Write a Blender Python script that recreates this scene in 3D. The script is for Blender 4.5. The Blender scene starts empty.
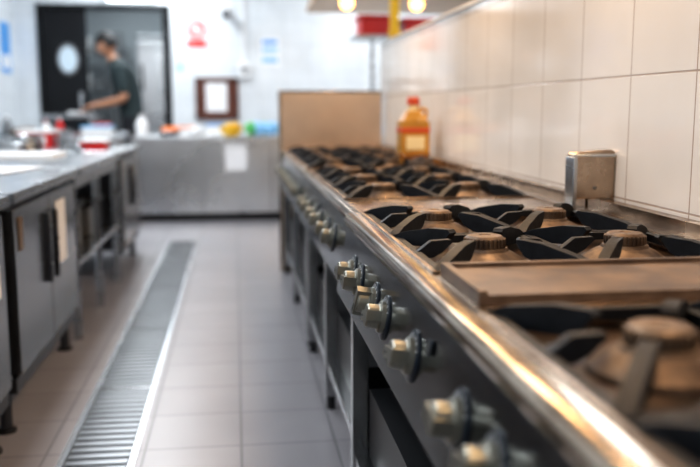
import bpy, bmesh, math, random
from mathutils import Vector, Matrix
random.seed(4)
S=bpy.context.scene
try:
    S.view_settings.view_transform='Standard'
    S.view_settings.exposure=-0.5
    S.view_settings.look='Medium High Contrast'
except Exception as e: print('LOOK',e)

# ---------------------------------------------------------------- materials
def newmat(name):
    m=bpy.data.materials.new(name); m.use_nodes=True
    return m, m.node_tree, m.node_tree.nodes['Principled BSDF']
def mat(name,col,rough=.5,metal=0.0,noise=0.0,scale=8.0,bump=0.0,col2=None,stretch=(1,1,1),emit=None,estr=0,rvar=0.0,coat=0.0,trans=0.0,spec=None):
    m,nt,b=newmat(name)
    b.inputs['Roughness'].default_value=rough; b.inputs['Metallic'].default_value=metal
    b.inputs['Base Color'].default_value=(*col,1)
    if spec is not None: b.inputs['Specular IOR Level'].default_value=spec
    if coat: b.inputs['Coat Weight'].default_value=coat; b.inputs['Coat Roughness'].default_value=.08
    if trans: b.inputs['Transmission Weight'].default_value=trans
    if emit: b.inputs['Emission Color'].default_value=(*emit,1); b.inputs['Emission Strength'].default_value=estr
    if noise or bump or col2 or rvar:
        tc=nt.nodes.new('ShaderNodeTexCoord'); mp=nt.nodes.new('ShaderNodeMapping'); mp.inputs['Scale'].default_value=stretch
        n=nt.nodes.new('ShaderNodeTexNoise'); n.inputs['Scale'].default_value=scale; n.inputs['Detail'].default_value=6
        nt.links.new(tc.outputs['Object'],mp.inputs[0]); nt.links.new(mp.outputs[0],n.inputs['Vector'])
        r=nt.nodes.new('ShaderNodeValToRGB')
        c2=col2 if col2 else tuple(c*(1-noise) for c in col)
        r.color_ramp.elements[0].position=.35; r.color_ramp.elements[1].position=.65
        r.color_ramp.elements[0].color=(*c2,1); r.color_ramp.elements[1].color=(*col,1)
        nt.links.new(n.outputs['Fac'],r.inputs[0]); nt.links.new(r.outputs[0],b.inputs['Base Color'])
        if bump:
            bp=nt.nodes.new('ShaderNodeBump'); bp.inputs['Strength'].default_value=bump; bp.inputs['Distance'].default_value=.004
            nt.links.new(n.outputs['Fac'],bp.inputs['Height']); nt.links.new(bp.outputs[0],b.inputs['Normal'])
        if rvar:
            mr=nt.nodes.new('ShaderNodeMapRange'); mr.inputs[3].default_value=max(.03,rough-rvar); mr.inputs[4].default_value=rough+rvar
            nt.links.new(n.outputs['Fac'],mr.inputs[0]); nt.links.new(mr.outputs[0],b.inputs['Roughness'])
    return m
def tilemat(name,axes,col,grout,w,h,off=(0,0),mortar=.004,rough=.15,var=.04,bump=.3):
    m,nt,b=newmat(name)
    g=nt.nodes.new('ShaderNodeNewGeometry'); s=nt.nodes.new('ShaderNodeSeparateXYZ'); c=nt.nodes.new('ShaderNodeCombineXYZ')
    nt.links.new(g.outputs['Position'],s.inputs[0])
    for i,a in enumerate(axes):
        ad=nt.nodes.new('ShaderNodeMath'); ad.operation='SUBTRACT'; ad.inputs[1].default_value=off[i]-20*(w if i==0 else h)
        nt.links.new(s.outputs[a],ad.inputs[0]); nt.links.new(ad.outputs[0],c.inputs[i])
    br=nt.nodes.new('ShaderNodeTexBrick'); br.offset=0; br.inputs['Scale'].default_value=1
    br.inputs['Brick Width'].default_value=w; br.inputs['Row Height'].default_value=h
    br.inputs['Mortar Size'].default_value=mortar; br.inputs['Mortar Smooth'].default_value=.3
    br.inputs['Color1'].default_value=(*col,1); br.inputs['Color2'].default_value=(*[x*(1-var) for x in col],1); br.inputs['Mortar'].default_value=(*grout,1)
    nt.links.new(c.outputs[0],br.inputs['Vector'])
    n=nt.nodes.new('ShaderNodeTexNoise'); n.inputs['Scale'].default_value=3; nt.links.new(g.outputs['Position'],n.inputs['Vector'])
    mx=nt.nodes.new('ShaderNodeMix'); mx.data_type='RGBA'; mx.blend_type='MULTIPLY'; mx.inputs[0].default_value=.25
    nt.links.new(br.outputs['Color'],mx.inputs[6]); nt.links.new(n.outputs['Fac'],mx.inputs[7])
    nt.links.new(mx.outputs[2],b.inputs['Base Color'])
    inv=nt.nodes.new('ShaderNodeMath'); inv.operation='SUBTRACT'; inv.inputs[0].default_value=1; nt.links.new(br.outputs['Fac'],inv.inputs[1])
    bp=nt.nodes.new('ShaderNodeBump'); bp.inputs['Strength'].default_value=bump; bp.inputs['Distance'].default_value=.003
    nt.links.new(inv.outputs[0],bp.inputs['Height']); nt.links.new(bp.outputs[0],b.inputs['Normal'])
    b.inputs['Roughness'].default_value=rough
    return m

M={}
M['steel']=mat('brushed_steel',(.50,.52,.54),.27,1,noise=.1,scale=4,stretch=(1,.25,2),rvar=.06)
M['steel_b']=mat('satin_steel',(.74,.76,.78),.28,1,noise=.14,scale=2,rvar=.07)
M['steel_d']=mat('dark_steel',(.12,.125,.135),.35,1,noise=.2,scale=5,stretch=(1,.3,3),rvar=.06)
M['steel_g']=mat('grate_steel',(.25,.26,.27),.32,1,noise=.2,scale=5,rvar=.06)
M['steel_front']=mat('steel_front',(.44,.445,.45),.24,1,noise=.15,scale=2,stretch=(1,.6,.6),rvar=.06)
M['steel_w']=mat('stained_steel',(.46,.37,.29),.25,1,col2=(.22,.155,.11),scale=9,rvar=.1)
M['trim']=mat('rolled_steel_trim',(.54,.46,.38),.17,1,col2=(.30,.235,.18),scale=7,rvar=.06)
M['pan']=mat('burner_pan_enamel',(.085,.052,.034),.33,.3,col2=(.022,.016,.012),scale=14,bump=.2,rvar=.12)
M['iron']=mat('cast_iron',(.010,.012,.016),.55,0,noise=.4,scale=60,bump=.25,spec=.32)
M['burner']=mat('burner_metal',(.20,.14,.095),.48,.55,col2=(.075,.05,.036),scale=30,bump=.3)
M['plate']=mat('stained_griddle',(.175,.12,.085),.5,.2,col2=(.07,.045,.032),scale=16,bump=.25,rvar=.14)
M['panel']=mat('control_panel_steel',(.24,.26,.28),.16,1,noise=.3,scale=4,rvar=.06)
M['knob']=mat('knob_satin',(.24,.235,.20),.32,.75,noise=.15,scale=30)
M['black']=mat('black_plastic',(.010,.011,.013),.4)
M['bezel']=mat('knob_bezel',(.010,.016,.026),.3)
M['white']=mat('white_paint',(.80,.81,.82),.5)
M['paper']=mat('paper',(.85,.86,.88),.7,noise=.05,scale=20)
M['red']=mat('red_paint',(.55,.015,.015),.4)
M['blue']=mat('blue_print',(.06,.30,.70),.5)
M['paleblue']=mat('pale_blue_print',(.25,.52,.80),.5)
M['yellow']=mat('yellow_plastic',(.85,.50,.02),.4)
M['tin']=mat('yellow_tin',(.50,.24,.02),.3,noise=.25,scale=10,coat=.3)
M['orange']=mat('orange_plastic',(.9,.22,.02),.4)
M['green']=mat('green_plastic',(.08,.42,.12),.4)
M['oil']=mat('amber_oil',(.32,.11,.01),.15,coat=.5,noise=.3,scale=8)
M['label']=mat('cream_label',(.75,.62,.36),.5)
M['jugcap']=mat('jug_cap_red',(.52,.07,.02),.4)
M['bronze']=mat('bronzed_steel',(.50,.30,.15),.35,.9,noise=.25,scale=4,rvar=.08)
M['backing']=mat('far_guard_steel',(.62,.50,.40),.34,.9,noise=.15,scale=3,rvar=.08)
M['doorblk']=mat('door_black',(.008,.009,.011),.45,spec=.25)
M['glass']=mat('door_glass',(.45,.55,.62),.1,emit=(.7,.8,.9),estr=.25)
M['skin']=mat('skin',(.45,.23,.14),.5)
M['hair']=mat('hair',(.008,.007,.007),.6,noise=.3,scale=60,bump=.5)
M['shirt']=mat('tshirt_cloth',(.020,.036,.040),.85,noise=.25,scale=30,bump=.2)
M['pants']=mat('trouser_cloth',(.012,.013,.018),.85,noise=.2,scale=40)
M['shoe']=mat('shoe_leather',(.012,.012,.012),.4)
M['eye']=mat('eye_white',(.55,.53,.5),.3)
M['lip']=mat('lips',(.35,.12,.10),.5)
M['bulb']=mat('warm_bulb',(1,.7,.3),.3,emit=(1,.5,.12),estr=14)
M['tube']=mat('lamp_diffuser',(1,1,1),.5,emit=(.9,.96,1),estr=5)
M['cable']=mat('grey_plastic',(.15,.16,.17),.5)
M['wood']=mat('brown_frame',(.12,.035,.02),.4,noise=.3,scale=10)
M['tile_r']=tilemat('wall_tile_right',('Y','Z'),(.80,.75,.70),(.42,.33,.27),.303,.303,(2.0,.836),.0026,.09)
M['tile_x']=tilemat('wall_tile_cross',('X','Z'),(.80,.85,.89),(.62,.66,.69),.3,.3,(0,.0),.004,.2)
M['tile_l']=tilemat('wall_tile_left',('Y','Z'),(.80,.85,.89),(.62,.66,.69),.3,.3,(0,.0),.004,.2)
M['floor']=tilemat('floor_tile',('X','Y'),(.31,.30,.32),(.15,.15,.16),.30,.30,(0,2.6),.004,.33,.08,.4)
M['ceil']=mat('ceiling_paint',(.75,.76,.76),.8)
M['inner']=mat('corridor_paint',(.42,.46,.49),.6)

# ---------------------------------------------------------------- mesh builder
class B:
    def __init__(s,name): s.name=name; s.bm=bmesh.new(); s.mats=[]
    def mi(s,m):
        if m not in s.mats: s.mats.append(m)
        return s.mats.index(m)
    def faces(s,vs,fs,m,smooth=False):
        bv=[s.bm.verts.new(v) for v in vs]; k=s.mi(m)
        for f in fs:
            try:
                F=s.bm.faces.new([bv[i] for i in f]); F.material_index=k; F.smooth=smooth
            except ValueError: pass
    def box(s,x0,x1,y0,y1,z0,z1,m,rot=None):
        vs=[Vector((x,y,z)) for z in (z0,z1) for y in (y0,y1) for x in (x0,x1)]
        if rot:
            c=Vector(((x0+x1)/2,(y0+y1)/2,(z0+z1)/2)); R=Matrix.Rotation(rot[0],3,rot[1]); vs=[c+R@(v-c) for v in vs]
        s.faces(vs,[(0,2,3,1),(4,5,7,6),(0,1,5,4),(2,6,7,3),(0,4,6,2),(1,3,7,5)],m)
    def frus(s,cx,cy,z0,z1,a,b_,m):
        vs=[Vector((cx+sx*h,cy+sy*h,z)) for z,h in ((z0,a),(z1,b_)) for sy in (-1,1) for sx in (-1,1)]
        s.faces(vs,[(0,2,3,1),(4,5,7,6),(0,1,5,4),(2,6,7,3),(0,4,6,2),(1,3,7,5)],m)
    def ext(s,poly,vec,m,smooth=False):
        poly=[Vector(p) for p in poly]; vec=Vector(vec); n=len(poly)
        vs=poly+[p+vec for p in poly]
        fs=[tuple(range(n))[::-1],tuple(range(n,2*n))]+[(i,(i+1)%n,n+(i+1)%n,n+i) for i in range(n)]
        s.faces(vs,fs,m,smooth)
    def lathe(s,c,prof,m,seg=24,axis=(0,0,1),smooth=True,sx=1,sy=1):
        c=Vector(c); q=Vector((0,0,1)).rotation_difference(Vector(axis).normalized())
        vs=[];fs=[];n=len(prof)
        for i in range(seg):
            a=2*math.pi*i/seg
            for r,z in prof: vs.append(c+q@Vector((r*sx*math.cos(a),r*sy*math.sin(a),z)))
        for i in range(seg):
            j=(i+1)%seg
            for k in range(n-1): fs.append((i*n+k,j*n+k,j*n+k+1,i*n+k+1))
        fs.append(tuple(i*n for i in range(seg))[::-1]); fs.append(tuple(i*n+n-1 for i in range(seg)))
        s.faces(vs,fs,m,smooth)
    def cyl(s,p0,p1,r0,m,r1=None,seg=16,smooth=True):
        p0=Vector(p0);p1=Vector(p1); L=(p1-p0).length
        s.lathe(p0,[(r0,0),(r0 if r1 is None else r1,L)],m,seg,(p1-p0),smooth)
    def path(s,pts,r,m,seg=10):
        for a,b in zip(pts,pts[1:]): s.cyl(a,b,r,m,seg=seg)
    def ball(s,c,r,m,sc=(1,1,1),seg=16):
        prof=[(max(1e-4,r*math.sin(math.pi*i/8)),-r*math.cos(math.pi*i/8)*sc[2]) for i in range(9)]
        s.lathe(c,prof,m,seg,sx=sc[0],sy=sc[1])
    def done(s,bevel=.002,seg=2,parent=None,ang=35):
        bmesh.ops.recalc_face_normals(s.bm,faces=s.bm.faces)
        me=bpy.data.meshes.new(s.name); s.bm.to_mesh(me); s.bm.free()
        for m in s.mats: me.materials.append(M[m])
        try: me.set_sharp_from_angle(angle=math.radians(40))
        except Exception: pass
        o=bpy.data.objects.new(s.name,me); S.collection.objects.link(o)
        if bevel:
            b=o.modifiers.new('bev','BEVEL'); b.width=bevel; b.segments=seg; b.limit_method='ANGLE'; b.angle_limit=math.radians(ang)
        if parent: o.parent=parent
        return o

# ---------------------------------------------------------------- room
XL,XR,YB,YF,H=-2.5,3.4,10.3,-2.5,2.9
b=B('floor'); b.box(XL-.12,XR+.12,YF-.12,13.2,-.1,0,'floor'); b.done(0)
b=B('ceiling'); b.box(XL-.12,XR+.12,YF-.12,13.2,H,H+.1,'ceil'); b.done(0)
b=B('wall_left'); b.box(XL-.12,XL,YF,YB,0,H,'tile_l'); b.done(0)
b=B('wall_far_right'); b.box(XR,XR+.12,YF,YB,0,H,'tile_l'); b.done(0)
b=B('wall_behind'); b.box(XL-.12,XR+.12,YF-.12,YF,0,H,'tile_x'); b.done(0)
DX0,DX1,DZ=-2.22,-.73,2.24
b=B('wall_back')
b.box(XL-.12,DX0,YB,YB+.12,0,H,'tile_x'); b.box(DX1,XR+.12,YB,YB+.12,0,H,'tile_x'); b.box(DX0,DX1,YB,YB+.12,DZ,H,'tile_x'); b.done(0)
b=B('wall_right'); b.box(.96,1.08,-1.6,5.66,0,1.47,'tile_r'); b.done(0)
b=B('trim_1'); b.box(.95,1.09,-1.6,5.67,1.472,1.485,'white'); b.done(.003)
b=B('wall_corridor'); b.box(XL-.12,.6,13.0,13.12,0,H,'inner'); b.box(XL-.12,XL,YB+.12,13.0,0,H,'inner'); b.box(.5,.6,YB+.12,13.0,0,H,'inner'); b.done(0)

b=B('door_1')
b.box(DX0,DX0+.05,YB-.02,YB+.14,0,DZ,'doorblk'); b.box(DX1-.05,DX1,YB-.02,YB+.14,0,DZ,'doorblk'); b.box(DX0,DX1,YB-.02,YB+.14,DZ-.05,DZ,'doorblk')
lx0,lx1=DX0+.055,-1.68
b.box(lx0,lx1,YB+.02,YB+.065,.01,DZ-.055,'doorblk')
b.lathe(((lx0+lx1)/2+.03,YB+.015,1.62),[(.125,0),(.125,.012),(.10,.014),(.10,.004)],'cable',28,(0,-1,0),sy=1.45)
b.lathe(((lx0+lx1)/2+.03,YB+.012,1.62),[(.10,0),(.10,.004)],'glass',28,(0,-1,0),sy=1.45)
b.box(lx1-.1,lx1-.06,YB-.02,YB+.02,.95,1.25,'steel')
b.box(DX1-.10,DX1-.055,YB+.15,YB+.80,.01,DZ-.055,'doorblk')
b.done(.003)

b=B('upright_refrigerator')
x0,x1,y0,y1=-1.30,-.72,12.0,12.7
b.box(x0,x1,y0,y1,.12,2.05,'steel'); b.box(x0+.01,x1-.01,y0-.04,y0-.002,.2,1.08,'steel_b'); b.box(x0+.01,x1-.01,y0-.04,y0-.002,1.1,1.95,'steel_b')
for z in (.5,1.3): b.box(x0+.05,x0+.08,y0-.08,y0-.04,z,z+.35,'black')
for x in (x0+.05,x1-.05):
    for y in (y0+.05,y1-.05): b.cyl((x,y,0),(x,y,.12),.02,'black')
b.done(.006)
b=B('wire_storage_rack')
for x in (-2.3,-1.5):
    for y in (12.3,12.8): b.cyl((x,y,0),(x,y,1.9),.015,'steel')
for z in (.3,.8,1.3,1.8):
    for i in range(9): b.cyl((-2.3,12.3+i*.0625,z),(-1.5,12.3+i*.0625,z),.006,'steel',seg=6)
    b.box(-2.2,-2.0,12.4,12.65,z+.01,z+.25,'white'); b.box(-1.95,-1.8,12.4,12.6,z+.01,z+.18,'cable'); b.box(-1.75,-1.55,12.4,12.6,z+.01,z+.3,'cable')
b.done(0)

b=B('floor_drain_grate')
dx0,dx1,dy0,dy1=-.55,-.32,-.4,6.9
b.box(dx0,dx0+.018,dy0,dy1,.001,.006,'steel'); b.box(dx1-.018,dx1,dy0,dy1,.001,.006,'steel')
b.box(dx0+.018,dx1-.018,dy0,dy1,.0005,.002,'black')
y=dy0
while y<dy1-.03:
    b.box(dx0+.024,dx1-.024,y,y+.026,.002,.0055,'steel_g'); y+=.050
k=dy0
while k<dy1:
    b.box(dx0+.018,dx1-.018,k,k+.014,.002,.0056,'steel_front'); k+=.9
b.done(0)

# ---------------------------------------------------------------- ranges
ZT=.80
def grate(b,cx,cy,hx,hy,z0):
    b.box(cx-hx,cx+hx,cy-hy,cy-hy+.014,z0,z0+.015,'iron'); b.box(cx-hx,cx+hx,cy+hy-.014,cy+hy,z0,z0+.015,'iron')
    b.box(cx-hx,cx-hx+.014,cy-hy,cy+hy,z0,z0+.015,'iron'); b.box(cx+hx-.014,cx+hx,cy-hy,cy+hy,z0,z0+.015,'iron')
    ends=[(hx,hy),(-hx,hy),(hx,-hy),(-hx,-hy),(hx,0),(-hx,0)]
    for ex,ey in ends:
        v=Vector((ex,ey,0)); L=v.length-.006; d=v.normalized(); s=Vector((-d.y,d.x,0))
        diag=ex!=0 and ey!=0
        ri=.076 if diag else .062
        th=.0095 if diag else .008
        c=Vector((cx,cy,z0))
        up=Vector((0,0,1))
        if diag: prof=[(L,0),(L,.016),(L-.03,.028),(ri+.055,.042),(ri+.006,.044),(ri,.038),(ri+.018,.016),(ri+.045,.006)]
        else: prof=[(L,0),(L,.014),(ri+.04,.034),(ri+.004,.036),(ri,.031),(ri+.02,.012),(ri+.035,.004)]
        poly=[c+d*r+up*z-s*th for r,z in prof]
        b.ext(poly,s*2*th,'iron')
def burner(b,cx,cy,z):
    b.lathe((cx,cy,z),[(.078,0),(.076,.008),(.058,.020),(.044,.027),(.042,.032),(.035,.033),(.035,.050),(.031,.054),(.012,.055),(.010,.053),(1e-4,.053)],'burner',32)
    for i in range(28):
        a=2*math.pi*i/28; d=Vector((math.cos(a),math.sin(a),0)); s=Vector((-d.y,d.x,0)); c=Vector((cx,cy,z+.034))
        b.ext([c+d*.033-s*.0022,c+d*.0385-s*.0022,c+d*.0385+s*.0022,c+d*.033+s*.0022],(0,0,.015),'burner')
def knob(b,xf,y,z,nrm,rot=0.0):
    n=Vector(nrm).normalized(); c=Vector((xf,y,z))
    b.lathe(c,[(.041,0),(.041,.003),(.038,.004),(1e-4,.004)],'bezel',32,n)
    yv=Vector((0,1,0)); u=n.cross(yv).normalized()
    for i in range(7):
        a=math.pi*(.15+.7*i/6)*1; d=yv*math.cos(a)+u*math.sin(a)*(-1 if u.z<0 else 1); s=n.cross(d)
        p=c+d*.034+n*.0042; b.ext([p-d*.003-s*.001,p+d*.003-s*.001,p+d*.003+s*.001,p-d*.003+s*.001],n*.0006,'white')
    b.lathe(c+n*.004,[(.030,0),(.029,.008),(.024,.010),(.0225,.012),(.0215,.030),(.019,.033),(1e-4,.033)],'knob',28,n)
    d=(yv*math.cos(rot)+u*math.sin(rot)); s=n.cross(d)
    p=c+n*.012
    b.ext([p-d*.0275-s*.0095,p+d*.0275-s*.0095,p+d*.0275+s*.0095,p-d*.0275+s*.0095],n*.028,'knob')
    b.ext([p+n*.028+d*.008-s*.0015,p+n*.028+d*.024-s*.0015,p+n*.028+d*.024+s*.0015,p+n*.028+d*.008+s*.0015],n*.0008,'black')

def gas_range(name,y0,y1,xf,pans,plates,knobs):
    xb=.945
    b=B(name)
    px0,px1=.310,.862
    prof=[(px0,ZT),(xf+.022,ZT),(xf+.010,ZT-.003),(xf+.003,ZT-.010),(xf,ZT-.020),(xf+.003,ZT-.030),(xf+.008,ZT-.034),(px0,ZT-.034)]
    b.ext([(x,y0,z) for x,z in prof],(0,y1-y0,0),'trim')
    pt=(xf+.008,ZT-.036); pb=(xf-.020,ZT-.200)
    prof=[(px0,pt[1]),pt,pb,(xf-.012,ZT-.212),(px0,ZT-.212)]
    b.ext([(x,y0+.004,z) for x,z in prof],(0,y1-y0-.008,0),'panel')
    nx=-(pt[1]-pb[1]); nz=(pt[0]-pb[0]); n=Vector((nx,0,nz)).normalized()
    segs=sorted([(a,c,'p') for a,c,_ in pans]+[(a,c,'g') for a,c in plates]); cur=y0
    for a,c,k in segs:
        if a>cur+1e-4: b.box(px0,px1,cur,a,ZT-.04,ZT-.001,'steel_w')
        cur=c
    if cur<y1: b.box(px0,px1,cur,y1,ZT-.04,ZT-.001,'steel_w')
    b.box(px1,xb,y0,y1,ZT-.04,ZT+.004,'steel_w')
    b.box(xb-.03,xb,y0,y1,ZT+.004,ZT+.030,'steel_w')
    for a,c,rows in pans:
        b.box(px0,px1,a,c,ZT-.05,ZT-.024,'pan')
        for q in ((px0-.004,px0+.004,a,c),(px1-.004,px1+.004,a,c),(px0,px1,a-.004,a+.004),(px0,px1,c-.004,c+.004)): b.box(*q,ZT-.026,ZT+.004,'steel_w')
        hy=(c-a)/rows/2; 
        for r in range(rows):
            cy=a+hy*(2*r+1)
            for cx in (.450,.722):
                burner(b,cx,cy,ZT-.024); grate(b,cx,cy,.1345,hy-.004,ZT-.012)
    for a,c in plates:
        b.box(px0,px1,a,c,ZT-.04,ZT+.002,'steel_w')
        b.box(px0+.004,px1-.002,a+.004,c-.004,ZT+.002,ZT+.016,'plate')
        b.box(px0+.004,px0+.016,a+.004,c-.004,ZT+.016,ZT+.022,'plate')
        b.box(px0+.016,px1-.002,c-.016,c-.004,ZT+.016,ZT+.022,'plate')
    zb=ZT-.212
    b.box(xf+.03,xb,y0+.01,y1-.01,zb-.05,zb,'steel_d')
    b.box(xb-.02,xb,y0+.02,y1-.02,.16,zb-.05,'steel_d')
    nb=max(1,round((y1-y0)/.9))
    for i in range(nb+1):
        y=y0+.02+(y1-y0-.08)*i/nb
        for x in (xf+.015,xb-.07):
            b.box(x,x+.04,y,y+.04,.05,zb-.0,'steel_front'); b.cyl((x+.02,y+.02,0),(x+.02,y+.02,.05),.016,'black')
    b.box(xf+.02,xb-.02,y0+.02,y1-.02,.15,.18,'steel_front')
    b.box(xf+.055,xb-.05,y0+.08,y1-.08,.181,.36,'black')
    for y,r in knobs: knob(b,xf-.0055,y,ZT-.115,n,r)
    b.cyl((xf+.05,y0+.03,zb-.09),(xf+.05,y1-.03,zb-.09),.012,'steel_front')
    b.lathe((xf-.001,(y0+y1)/2+.02,ZT-.075),[(.012,0),(.012,.003),(1e-4,.003)],'bezel',20,n)
    return b.done(.0022,2,ang=30)
gas_range('gas_range',.12,2.12,.268,[(.24,1.04,2),(1.30,2.09,2)],[(1.06,1.28)],
  [(y,r) for y,r in ((.52,.0),(.70,.1),(.82,.2),(.96,-.1),(1.235,.15),(1.48,.25),(1.60,1.2),(1.80,.1),(1.91,.2))] )
gas_range('gas_range',2.14,3.66,.285,[(2.42,3.48,3)],[],[(y,.1) for y in (2.45,2.62,2.85,3.02,3.25,3.42)])
gas_range('gas_range',3.68,5.50,.285,[(3.74,4.48,2),(4.58,5.32,2)],[],[(y,.1) for y in (3.85,4.05,4.3,4.5,4.75,4.95,5.2)])

b=B('range_end_guard')
b.box(.285,.945,5.515,5.535,.0,1.17,'backing'); b.box(.285,.945,5.505,5.545,1.16,1.175,'trim'); b.box(.275,.29,5.505,5.545,.0,1.175,'trim')
b.done(.002)

b=B('stainless_flue_box')
b.ext([(.957,2.06,.832),(.957,2.06,.950),(.947,2.06,.957),(.858,2.06,.951),(.850,2.06,.944),(.850,2.06,.832)],(0,.05,0),'steel_w')
b.box(.846,.857,2.057,2.113,.806,.938,'steel')
b.box(.846,.958,2.056,2.0605,.938,.946,'steel')
b.cyl((.905,2.062,.86),(.905,2.0565,.86),.005,'steel_d',seg=12)
b.done(.003,3)

b=B('cooking_oil_container')
cx,cy,cz=.838,4.0,.806
b.box(cx-.068,cx+.068,cy-.060,cy+.060,cz,cz+.195,'tin')
b.box(cx-.0695,cx+.0695,cy-.0615,cy+.0615,cz+.02,cz+.045,'oil')
b.box(cx-.045,cx+.045,cy-.0625,cy+.0625,cz+.06,cz+.125,'label')
b.box(cx-.0695,cx+.0695,cy-.0615,cy+.0615,cz+.140,cz+.165,'jugcap')
b.frus(cx,cy,cz+.1955,cz+.245,.060,.030,'tin')
b.cyl((cx,cy,cz+.24),(cx,cy,cz+.275),.024,'label')
b.lathe((cx,cy,cz+.27),[(.030,0),(.030,.034),(.026,.038),(1e-4,.038)],'jugcap',24)
b.path([(cx+.025,cy,cz+.252),(cx+.062,cy,cz+.252),(cx+.066,cy,cz+.23),(cx+.060,cy,cz+.195)],.009,'tin')
b.done(.006,3)

bm=bmesh.new(); bmesh.ops.create_icosphere(bm,subdivisions=4,radius=1)
from mathutils import noise as N
for v in bm.verts:
    p=v.co.copy(); k=1+.55*N.noise(p*2.2)+.25*N.noise(p*5)
    v.co=Vector((p.x*.050*k,p.y*.08*k,max(-.012,p.z*.040*k)))
me=bpy.data.meshes.new('crumpled_scouring_cloth'); bm.to_mesh(me); bm.free()
for p in me.polygons: p.use_smooth=True
me.materials.append(mat('dark_cloth',(.07,.05,.04),.9,noise=.5,scale=30,bump=.4))
o=bpy.data.objects.new('crumpled_scouring_cloth',me); o.location=(.79,3.57,.813); S.collection.objects.link(o)

# ---------------------------------------------------------------- left line
def fridge_counter(name,y0,y1,doors,x1=-.70,x0=-1.45):
    b=B(name); zt=.80
    b.box(x0-.01,x1+.012,y0,y1,zt-.035,zt,'steel'); 
    b.box(x0,x1-.05,y0+.01,y1-.01,.17,zt-.036,'steel_d')
    w=(y1-y0-.06)/doors
    for i in range(doors):
        a=y0+.03+w*i
        b.box(x1-.048,x1-.005,a+.006,a+w-.006,.20,zt-.06,'steel_front')
        hy=a+w-.06 if i%2==0 else a+.05
        b.box(x1-.004,x1+.012,hy-.018,hy+.018,.42,.68,'steel_d'); b.box(x1+.0125,x1+.02,hy-.018,hy-.010,.42,.68,'steel')
    b.box(x1-.06,x1-.02,y0+.02,y1-.02,.14,.19,'steel_d')
    for y in (y0+.06,y1-.06):
        for x in (x0+.06,x1-.07): b.cyl((x,y,0),(x,y,.17),.02,'steel_d',seg=12); b.cyl((x,y,0),(x,y,.012),.032,'black',seg=12)
    return b
b=fridge_counter('undercounter_refrigerator',1.30,2.70,2); b.box(-.704,-.702,2.5,2.6,.5,.6,'paper'); b.done(.004)
b=fridge_counter('undercounter_refrigerator',2.76,3.86,2)
b.box(-.7035,-.7015,3.42,3.60,.45,.70,'paper'); b.box(-.7035,-.7015,2.84,2.90,.60,.71,'bronze'); b.done(.004)
b=B('steel_work_table')
y0,y1=3.92,5.36
b.box(-1.45,-.69,y0,y1,.765,.80,'steel'); b.box(-1.40,-.72,y0+.04,y1-.04,.34,.365,'steel'); b.box(-1.4,-.72,y0+.02,y1-.02,.70,.764,'steel_front')
for y in (y0+.05,(y0+y1)/2,y1-.05):
    for x in (-1.4,-.74): b.cyl((x,y,0),(x,y,.70),.02,'steel',seg=12)
b.done(.002)
b=B('storage_crate'); b.box(-1.3,-.80,4.1,4.5,.367,.59,'cable'); b.box(-1.32,-.78,4.08,4.52,.57,.60,'black'); b.done(.006)
b=B('storage_crate'); b.box(-1.3,-.80,4.75,5.15,.367,.55,'cable'); b.box(-1.32,-.78,4.73,5.17,.53,.56,'black'); b.done(.006)
b=fridge_counter('undercounter_refrigerator',5.42,6.40,2); b.done(.004)

b=B('recipe_sheets')
for i,(x,y,r) in enumerate([(-1.1,3.35,.1),(-1.02,3.75,-.2),(-1.22,3.05,.3)]):
    b.box(x-.15,x+.15,y-.2,y+.2,.802+i*.002,.8035+i*.002,'paper',rot=(r,'Z'))
b.done(0)
b=B('cutting_board'); b.box(-1.35,-.95,4.6,5.0,.801,.822,'white'); b.lathe((-1.15,4.95,.8225),[(.02,0),(.02,.001),(1e-4,.001)],'cable'); b.done(.006)
b=B('red_food_box'); b.box(-1.42,-1.20,5.85,6.1,.801,.90,'red'); b.box(-1.43,-1.19,5.84,6.11,.901,.918,'white'); b.box(-1.40,-1.24,5.847,5.8495,.82,.88,'white'); b.done(.006)
b=B('gastronorm_pan'); b.box(-1.15,-.85,5.8,6.2,.801,.86,'steel'); b.box(-1.17,-.83,5.78,6.22,.855,.865,'steel'); b.box(-1.12,-.88,5.83,6.17,.8655,.87,'steel_d'); b.done(.005)
b=B('stock_pot'); b.lathe((-1.28,5.45,.801),[(.10,0),(.105,.01),(.105,.09),(.11,.095),(.10,.097),(.095,.09),(1e-4,.088)],'steel',32)
b.path([(-1.385,5.45,.86),(-1.41,5.45,.865),(-1.41,5.45,.885),(-1.38,5.45,.885)],.006,'steel'); b.done(0)
b=B('ladle'); b.lathe((-.95,5.35,.802),[(.02,0),(.04,.02),(.045,.03),(.042,.03),(.02,.006),(1e-4,.004)],'steel',20); b.path([(-.95,5.31,.83),(-.93,5.15,.87),(-.92,5.0,.90)],.005,'steel'); b.done(0)

# ---------------------------------------------------------------- back counter
b=B('steel_service_counter')
x0,x1,y0,y1=-.95,1.6,8.1,8.8
b.box(x0-.01,x1,y0-.02,y1,.765,.80,'steel_b'); b.box(x0,x1-.01,y0,y1-.01,.08,.764,'steel_b')
for x in (x0+.64,x0+1.28,x0+1.92): b.box(x-.004,x+.004,y0-.003,y0,.08,.764,'steel_front')
b.box(x0+.02,x1-.02,y0+.04,y1-.04,0,.08,'black')
b.box(x0-.01,x1,y0-.024,y0-.018,.745,.79,'steel_b')
b.box(-.10,.10,y0-.0055,y0-.0035,.48,.75,'paper')
b.done(.003)
b=B('steel_prep_counter')
x0,x1=-2.45,-1.0
b.box(x0,x1,7.6,8.3,.765,.80,'steel'); b.box(x0+.02,x1-.03,7.63,8.28,.35,.37,'steel')
b.box(x0,x1,8.27,8.3,.80,.84,'steel')
for x in (x0+.05,x1-.05):
    for y in (7.66,8.24): b.cyl((x,y,0),(x,y,.765),.02,'steel',seg=12)
b.box(x0+.02,x1-.03,7.61,7.63,.68,.764,'steel_b')
b.done(.002)

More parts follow.
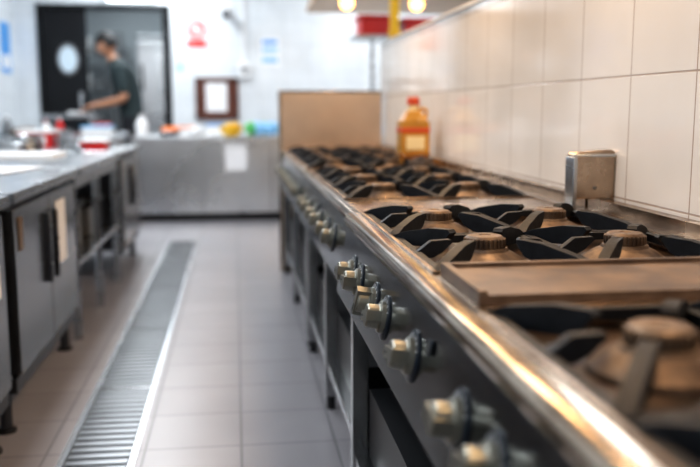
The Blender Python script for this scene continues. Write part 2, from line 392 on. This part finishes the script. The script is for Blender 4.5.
def bottle(name,x,y,z,r,h,m,cap):
    b=B(name); b.lathe((x,y,z),[(r*.9,0),(r,.01),(r,h*.6),(r*.8,h*.72),(r*.35,h*.83),(r*.35,h*.9)],m,20); b.lathe((x,y,z+h*.9),[(r*.42,0),(r*.42,h*.1),(1e-4,h*.1)],cap,16); b.done(0)
def bowl(name,x,y,z,r,h,m,fill):
    b=B(name); b.lathe((x,y,z),[(r*.5,0),(r*.85,h*.5),(r,h),(r*.95,h),(r*.8,h*.55),(1e-4,h*.5)],m,24)
    for i in range(9):
        a=i*2.4; rr=r*.5*math.sqrt(i/9); b.ball((x+rr*math.cos(a),y+rr*math.sin(a),z+h*.85+.01*(i%3)),r*.25,fill,seg=10)
    b.done(0)
def tub(x0,x1,y0,y1,z,h,m,lid):
    b=B('plastic_food_tub'); b.box(x0+.01,x1-.01,y0+.01,y1-.01,z,z+h,m); b.box(x0,x1,y0,y1,z+h+.001,z+h+.015,lid); b.done(.006)
zc=.801
bottle('spray_bottle',-.88,8.3,zc,.055,.20,'white','white')
bottle('sauce_bottle',-1.55,7.9,zc,.035,.18,'red','white')
bottle('sauce_bottle',-1.68,7.95,zc,.035,.16,'white','red')
bottle('sauce_bottle',-2.0,7.9,zc,.045,.2,'cable','white')
bottle('sauce_bottle',-2.2,7.8,zc,.045,.2,'paleblue','white')
bowl('vegetable_bowl',-.62,8.25,zc,.13,.05,'steel','orange')
bowl('vegetable_bowl',-.04,8.25,zc,.12,.09,'yellow','yellow')
bowl('vegetable_bowl',-.38,8.25,zc,.10,.05,'white','paper')
b=B('blue_plastic_bag')
for i in range(6): b.ball((.15+.045*i,8.50+.03*(i%2),zc+.065),.065,'paleblue' if i%3 else 'green',(1,1,1),12)
b.done(0)
tub(-.29,-.11,8.54,8.76,zc,.09,'white','blue')
tub(-.56,-.40,8.54,8.74,zc,.07,'white','orange')
tub(-1.36,-1.09,7.79,8.06,zc,.09,'white','paleblue')
tub(-1.62,-1.42,7.62,7.82,zc,.06,'steel','cable')
tub(-1.30,-1.14,8.08,8.24,zc,.11,'cable','red')
tub(-.98,-.80,5.50,5.70,zc,.05,'red','white')
tub(-1.40,-1.22,5.10,5.28,zc,.05,'steel','steel')
b=B('bread_loaf_tray'); b.box(-1.95,-1.78,7.7,8.2,zc,zc+.03,'steel'); 
for i in range(4): b.ball((-1.865,7.76+.12*i,zc+.055),.06,'plate',(1.2,.9,.7),12)
b.done(0)

# wall fittings
YW=YB
b=B('prohibition_sign'); b.box(-.55,-.31,YW-.006,YW,1.76,2.10,'white')
b.lathe((-.43,YW-.006,1.97),[(.105,0),(.105,.002),(.066,.002),(.066,0)],'red',32,(0,-1,0)); b.lathe((-.43,YW-.006,1.97),[(.066,0),(.066,.001),(1e-4,.001)],'white',32,(0,-1,0)); b.box(-.44,-.42,YW-.010,YW-.006,1.89,2.05,'red',rot=(.8,'Y'))
b.box(-.54,-.32,YW-.008,YW-.006,1.77,1.85,'red'); b.done(0)
b=B('notice_case'); b.box(-.46,-.42,YW-.03,YW,.93,1.42,'wood'); b.box(.0,.04,YW-.03,YW,.93,1.42,'wood'); b.box(-.46,.04,YW-.03,YW,1.38,1.42,'wood'); b.box(-.46,.04,YW-.03,YW,.93,.97,'wood')
b.box(-.42,0,YW-.015,YW,.97,1.38,'wood'); b.box(-.34,-.09,YW-.018,YW-.015,1.02,1.36,'paper'); b.done(.004)
b=B('wall_notice'); b.box(.31,.53,YW-.004,YW,1.56,1.88,'paper'); b.box(.33,.51,YW-.006,YW-.004,1.81,1.86,'blue'); b.box(.33,.51,YW-.006,YW-.004,1.72,1.77,'paleblue'); b.box(.33,.51,YW-.006,YW-.004,1.60,1.66,'paleblue') ; b.done(0)
b=B('wall_notice'); b.box(XL,XL+.005,9.80,10.2,1.45,2.0,'blue'); b.box(XL+.005,XL+.007,9.85,10.15,1.5,1.65,'white'); b.done(0)
b=B('wall_notice'); b.box(-.66,-.60,YW-.004,YW,1.50,1.62,'paleblue'); b.box(-.655,-.605,YW-.006,YW-.004,1.58,1.61,'white'); b.done(0)
b=B('socket_conduit'); b.box(.10,.13,YW-.03,YW,1.55,2.89,'white'); b.box(.05,.18,YW-.06,YW,1.42,1.60,'white'); b.box(.09,.15,YW-.065,YW-.06,1.47,1.55,'cable'); b.done(.004)
b=B('security_camera'); b.box(-.14,-.02,YW-.03,YW,2.12,2.24,'white'); b.cyl((-.08,YW-.03,2.18),(-.08,YW-.1,2.16),.02,'white'); b.lathe((-.08,YW-.09,2.16),[(.045,0),(.045,.12),(.03,.13),(.028,.12),(1e-4,.118)],'cable',20,(0,-1,-.3)); b.done(0)
b=B('strip_light_over_door'); b.box(-1.45,-.9,YW-.08,YW,2.30,2.36,'white'); b.cyl((-1.42,YW-.05,2.285),(-.93,YW-.05,2.285),.015,'tube'); b.done(.003)

# ---------------------------------------------------------------- area beyond the partition
b=B('exhaust_hood')
b.ext([(.72,6.9,2.0),(.72,6.9,2.12),(1.1,6.9,2.899),(3.0,6.9,2.899),(3.3,6.9,2.12),(3.3,6.9,2.0)],(0,1.5,0),'bronze')
b.box(.70,3.32,6.88,8.42,1.975,2.03,'bronze')
for x in (.95,1.55,2.2): b.lathe((x,7.3,1.93),[(.03,.045),(.05,.03),(.055,0),(.04,-.03),(1e-4,-.045)],'bulb',16)
b.done(.004)
b=B('gas_supply_pipe'); b.cyl((1.19,6.4,0),(1.19,6.4,2.9),.036,'yellow',seg=20)
for z in (.4,1.2,1.6,2.2): b.cyl((1.19,6.4,z),(1.19,6.4,z+.04),.046,'yellow',seg=20)
b.box(1.12,1.26,6.36,6.44,0,.02,'cable')
b.done(0)
b=B('overshelf_table'); b.box(1.15,2.9,7.0,7.6,.80,.84,'steel')
for x in (1.2,2.85):
    for y in (7.05,7.55): b.cyl((x,y,0),(x,y,.8),.02,'steel')
    b.cyl((x,7.5,.84),(x,7.5,1.64),.018,'steel')
b.box(1.0,2.9,7.1,7.55,1.64,1.665,'steel'); b.box(1.2,2.85,7.05,7.55,.3,.32,'steel'); b.done(.002)
b=B('red_storage_bin'); b.box(1.05,1.32,7.15,7.45,1.666,1.82,'red'); b.box(1.03,1.34,7.13,7.47,1.80,1.83,'red'); b.done(.006)
b=B('red_storage_bin'); b.box(1.42,1.70,7.15,7.45,1.666,1.80,'red'); b.box(1.40,1.72,7.13,7.47,1.78,1.81,'red'); b.done(.006)

b=B('added_unseen_hood')  # unseen hood added to block cool ceiling light and warm the steel reflections
b.ext([(-.05,-.2,2.10),(-.05,-.2,2.2),(.25,-.2,2.899),(1.3,-.2,2.899),(1.3,-.2,2.10),(1.27,-.2,2.10),(1.27,-.2,2.5),(.0,-.2,2.2),(.0,-.2,2.10)],(0,5.9,0),'steel')
for i,y in enumerate((.6,1.9,3.2,4.5)):
    b.lathe((.75,y,2.12),[(.02,.26),(.02,.06),(.06,.03),(.07,0),(.05,-.04),(1e-4,-.05)],'bulb',16)
b.done(0)
def area(loc,size,power,col,rot=(0,0,0)):
    l=bpy.data.lights.new('light','AREA'); l.shape='RECTANGLE'; l.size,l.size_y=size; l.energy=power; l.color=col
    o=bpy.data.objects.new('ceiling_lamp_light',l); o.location=loc; o.rotation_euler=rot; S.collection.objects.link(o); return o
def panel(x,y,pw):
    b=B('ceiling_light_panel'); b.box(x-.32,x+.32,y-.62,y+.62,H-.06,H,'white'); b.box(x-.29,x+.29,y-.59,y+.59,H-.066,H-.06,'tube'); b.done(0)
    area((x,y,H-.075),(.58,1.18),pw,(.92,.96,1.0))
for x,y,p in ((-1.2,-.8,36),(-1.0,2.0,44),(-1.0,4.8,52),(-1.0,7.2,66),(-.9,9.4,56),(1.8,9.2,54),(2.2,5.0,40),(2.2,1.0,30)): panel(x,y,p)
area((-1.3,11.6,2.7),(1.0,1.0),36,(.9,.97,1))
for y in (.6,1.9,3.2,4.5):
    area((.72,y,2.04),(.35,.5),17,(1.0,.67,.39))
w=bpy.data.worlds.new('World'); S.world=w; w.use_nodes=True; w.node_tree.nodes['Background'].inputs[0].default_value=(.75,.85,1,1); w.node_tree.nodes['Background'].inputs[1].default_value=.3

# ---------------------------------------------------------------- cook
def skin(name,verts,edges,roots,mats,labels,sub=2,parent=None):
    me=bpy.data.meshes.new(name); me.from_pydata([v[0] for v in verts],edges,[]); me.update()
    o=bpy.data.objects.new(name,me); S.collection.objects.link(o)
    o.modifiers.new('sk','SKIN')
    for i,v in enumerate(verts):
        r=v[1]; sv=me.skin_vertices[0].data[i]; sv.radius=(r if isinstance(r,tuple) else (r,r)); sv.use_root=i in roots
    s=o.modifiers.new('ss','SUBSURF'); s.levels=sub; s.render_levels=sub
    dg=bpy.context.evaluated_depsgraph_get(); nm=bpy.data.meshes.new_from_object(o.evaluated_get(dg))
    o.modifiers.clear(); o.data=nm
    nm.materials.clear()
    for m in mats: nm.materials.append(M[m])
    def rad(i):
        r=verts[i][1]; return (sum(r)/2 if isinstance(r,tuple) else r)
    segs=[(Vector(verts[a][0]),Vector(verts[c][0]),rad(a),rad(c),labels[i]) for i,(a,c) in enumerate(edges)]
    for p in nm.polygons:
        p.use_smooth=True; c=p.center; best=1e9
        for a,d,ra,rc,l in segs:
            ab=d-a; t=max(0,min(1,(c-a).dot(ab)/max(1e-9,ab.length_squared))); q=(c-(a+ab*t)).length/(ra+(rc-ra)*t)
            if q<best-1e-6: best=q; p.material_index=l
    if parent: o.parent=parent
    return o
cook=bpy.data.objects.new('cook',None); S.collection.objects.link(cook)
Y0=9.12
V=[((-1.05,Y0,.98),(.165,.145)),   #0 pelvis
   ((-1.07,Y0,1.14),(.155,.14)),  #1 waist
   ((-1.12,Y0,1.33),(.18,.155)),   #2 chest
   ((-1.17,Y0,1.47),(.12,.11)),    #3 upper chest
   ((-1.22,Y0,1.535),.060),        #4 neck base
   ((-1.26,Y0,1.62),.054),         #5 neck top
   ((-1.15,Y0-.18,1.445),.076),((-1.12,Y0-.235,1.30),.062),((-1.10,Y0-.25,1.16),.048),((-1.25,Y0-.23,1.12),.042),((-1.385,Y0-.20,1.09),.030), #6-10 near arm
   ((-1.15,Y0+.18,1.445),.076),((-1.14,Y0+.235,1.30),.062),((-1.13,Y0+.25,1.17),.048),((-1.28,Y0+.20,1.13),.042),((-1.40,Y0+.14,1.11),.030), #11-15 far arm
   ((-1.06,Y0-.10,.88),.100),((-1.08,Y0-.11,.50),.065),((-1.06,Y0-.11,.10),.042),((-1.11,Y0-.12,.045),.04),((-1.22,Y0-.13,.035),.033),
   ((-1.06,Y0+.10,.88),.100),((-1.06,Y0+.11,.50),.065),((-1.02,Y0+.11,.10),.042),((-1.07,Y0+.12,.045),.04),((-1.18,Y0+.13,.035),.033),
   ((-1.108,Y0-.245,1.225),.060),((-1.135,Y0+.245,1.235),.060)]
E=[(0,1),(1,2),(2,3),(3,4),(4,5),(3,6),(6,7),(7,26),(26,8),(8,9),(9,10),(3,11),(11,12),(12,27),(27,13),(13,14),(14,15),
   (0,16),(16,17),(17,18),(18,19),(19,20),(0,21),(21,22),(22,23),(23,24),(24,25)]
L=[0,0,0,0,1,0,0,0,1,1,1,0,0,0,1,1,1,2,2,2,3,3,2,2,2,3,3]
skin('body',V,E,{0},['shirt','skin','pants','shoe'],L,2,cook)
def hand(name,wr,d,side,up):
    d=Vector(d).normalized(); up=Vector(up).normalized(); s=d.cross(up).normalized()*side; wr=Vector(wr)
    vs=[];es=[];roots=set()
    def chain(pts,rs):
        k=len(vs)
        for p,r in zip(pts,rs): vs.append((tuple(wr+d*p[0]+s*p[1]+up*p[2]),r))
        for i in range(len(pts)-1): es.append((k+i,k+i+1))
        roots.add(k)
    chain([(-.04,0,0),(.01,0,0),(.055,0,0),(.085,0,-.002)],[.032,(.034,.026),(.040,.018),(.038,.014)])
    for i,(off,ln) in enumerate(((.030,.072),(.010,.080),(-.010,.075),(-.029,.060))):
        chain([(.07,off*.9,0),(.095,off,-.001),(.095+ln*.42,off*1.08,-.012),(.095+ln*.68,off*1.08,-.032),(.095+ln*.8,off*1.05,-.052)],[.009,.0095,.0088,.008,.007])
    chain([(.03,.028,-.004),(.055,.048,-.014),(.082,.056,-.030),(.10,.052,-.046)],[.012,.011,.010,.008])
    skin(name,vs,es,roots,['skin'],[0]*len(es),2,cook)
hand('hand_right',(-1.39,Y0-.20,1.09),(-1,.12,-.15),1,(0,0,1))
hand('hand_left',(-1.405,Y0+.14,1.11),(-1,-.3,-.15),-1,(0,0,1))
bm=bmesh.new(); bmesh.ops.create_icosphere(bm,subdivisions=5,radius=1)
def headshape(p):
    x,y,z=p
    w=.077*(1-.28*max(0,-z)**1.5); X=x*.096; Yv=y*w; Z=z*.118
    if z<0 and x>0: X*=1-.10*(-z)
    if z<-.2 and x<0: X*=1-.55*min(1,(-z-.2)/.7)
    if z<-.6 and x>.2: X+=.012
    f=max(0,x)
    nose=math.exp(-((y/.16)**2))*math.exp(-(((z+.18)/.2)**2))*f; X+=.022*nose
    X+=.008*math.exp(-((y/.18)**2))*math.exp(-(((z+.05)/.25)**2))*f
    for sgn in (-1,1): X-=.012*math.exp(-(((y-sgn*.38)/.18)**2))*math.exp(-(((z-.05)/.13)**2))*f
    X+=.005*math.exp(-(((z-.2)/.1)**2))*f
    X+=.006*math.exp(-((y/.28)**2))*math.exp(-(((z+.52)/.07)**2))*f
    return Vector((X,Yv,Z))
for v in bm.verts: v.co=headshape(v.co)
me=bpy.data.meshes.new('head'); bm.to_mesh(me); bm.free()
me.materials.append(M['skin']); me.materials.append(M['lip'])
for p in me.polygons:
    p.use_smooth=True; c=p.center
    if c.x>.075 and abs(c.y)<.026 and -.068<c.z<-.054: p.material_index=1
HM=Matrix.Translation((-1.285,Y0,1.705))@Matrix.Rotation(math.radians(180),4,'Z')@Matrix.Rotation(math.radians(24),4,'Y')
def addhead(o): o.parent=cook; o.matrix_world=HM
o=bpy.data.objects.new('head',me); S.collection.objects.link(o); addhead(o)
b=B('facial_features')
for s in (-1,1):
    b.ball((.069,s*.028,.006),.0120,'eye',seg=14); b.ball((.0775,s*.028,.006),.0052,'black',seg=10)
    b.box(.086,.093,s*.029-.017,s*.029+.017,.026,.031,'hair')
    b.lathe((.0,s*.072,-.008),[(.012,0),(.026,.004),(.030,.012),(.024,.014),(.012,.008),(1e-4,.006)],'skin',18,(-.35,s,0),sx=.7)
addhead(b.done(0))
bm=bmesh.new(); bmesh.ops.create_icosphere(bm,subdivisions=5,radius=1)
for v in bm.verts:
    p=v.co.copy(); q=headshape((p.x,p.y,p.z)) if p.x<.3 else Vector((p.x*.098,p.y*.077,p.z*.118))
    k=1.0+.11+.03*N.noise(p*7); v.co=Vector((q.x*k-.004,q.y*k*1.04,q.z*k+.006)); 
dl=[v for v in bm.verts if (v.co.z<.035 and v.co.x>.015) or v.co.z<-.05 or (v.co.z<.058 and v.co.x>.065)]
bmesh.ops.delete(bm,geom=dl,context='VERTS')
me=bpy.data.meshes.new('hair'); bm.to_mesh(me); bm.free(); me.materials.append(M['hair'])
for p in me.polygons: p.use_smooth=True
o=bpy.data.objects.new('hair',me); S.collection.objects.link(o); addhead(o)
sm=o.modifiers.new('so','SOLIDIFY'); sm.thickness=.012
b=B('white_takeaway_tub'); b.box(-1.68,-1.52,8.99,9.17,.999,1.025,'white'); b.box(-1.69,-1.51,8.98,9.18,1.025,1.033,'white'); b.done(.006)
b=B('cook_side_table'); b.box(-1.95,-1.4,8.95,9.4,.965,.998,'steel'); 
for x in (-1.9,-1.45):
    for y in (9.0,9.35): b.cyl((x,y,0),(x,y,.965),.018,'steel')
b.done(.002)

# ---------------------------------------------------------------- camera
cd=bpy.data.cameras.new('camera'); cam=bpy.data.objects.new('camera',cd); S.collection.objects.link(cam); S.camera=cam
cd.sensor_width=36; cd.lens=850*36/700; cd.clip_start=.02
cam.location=(0,0,1.06)
p=math.radians(8.366); ps=math.radians(7.62)
cam.rotation_euler=(math.radians(90)-p,0,-ps)
cd.dof.use_dof=True; cd.dof.focus_distance=1.72; cd.dof.aperture_fstop=2.0
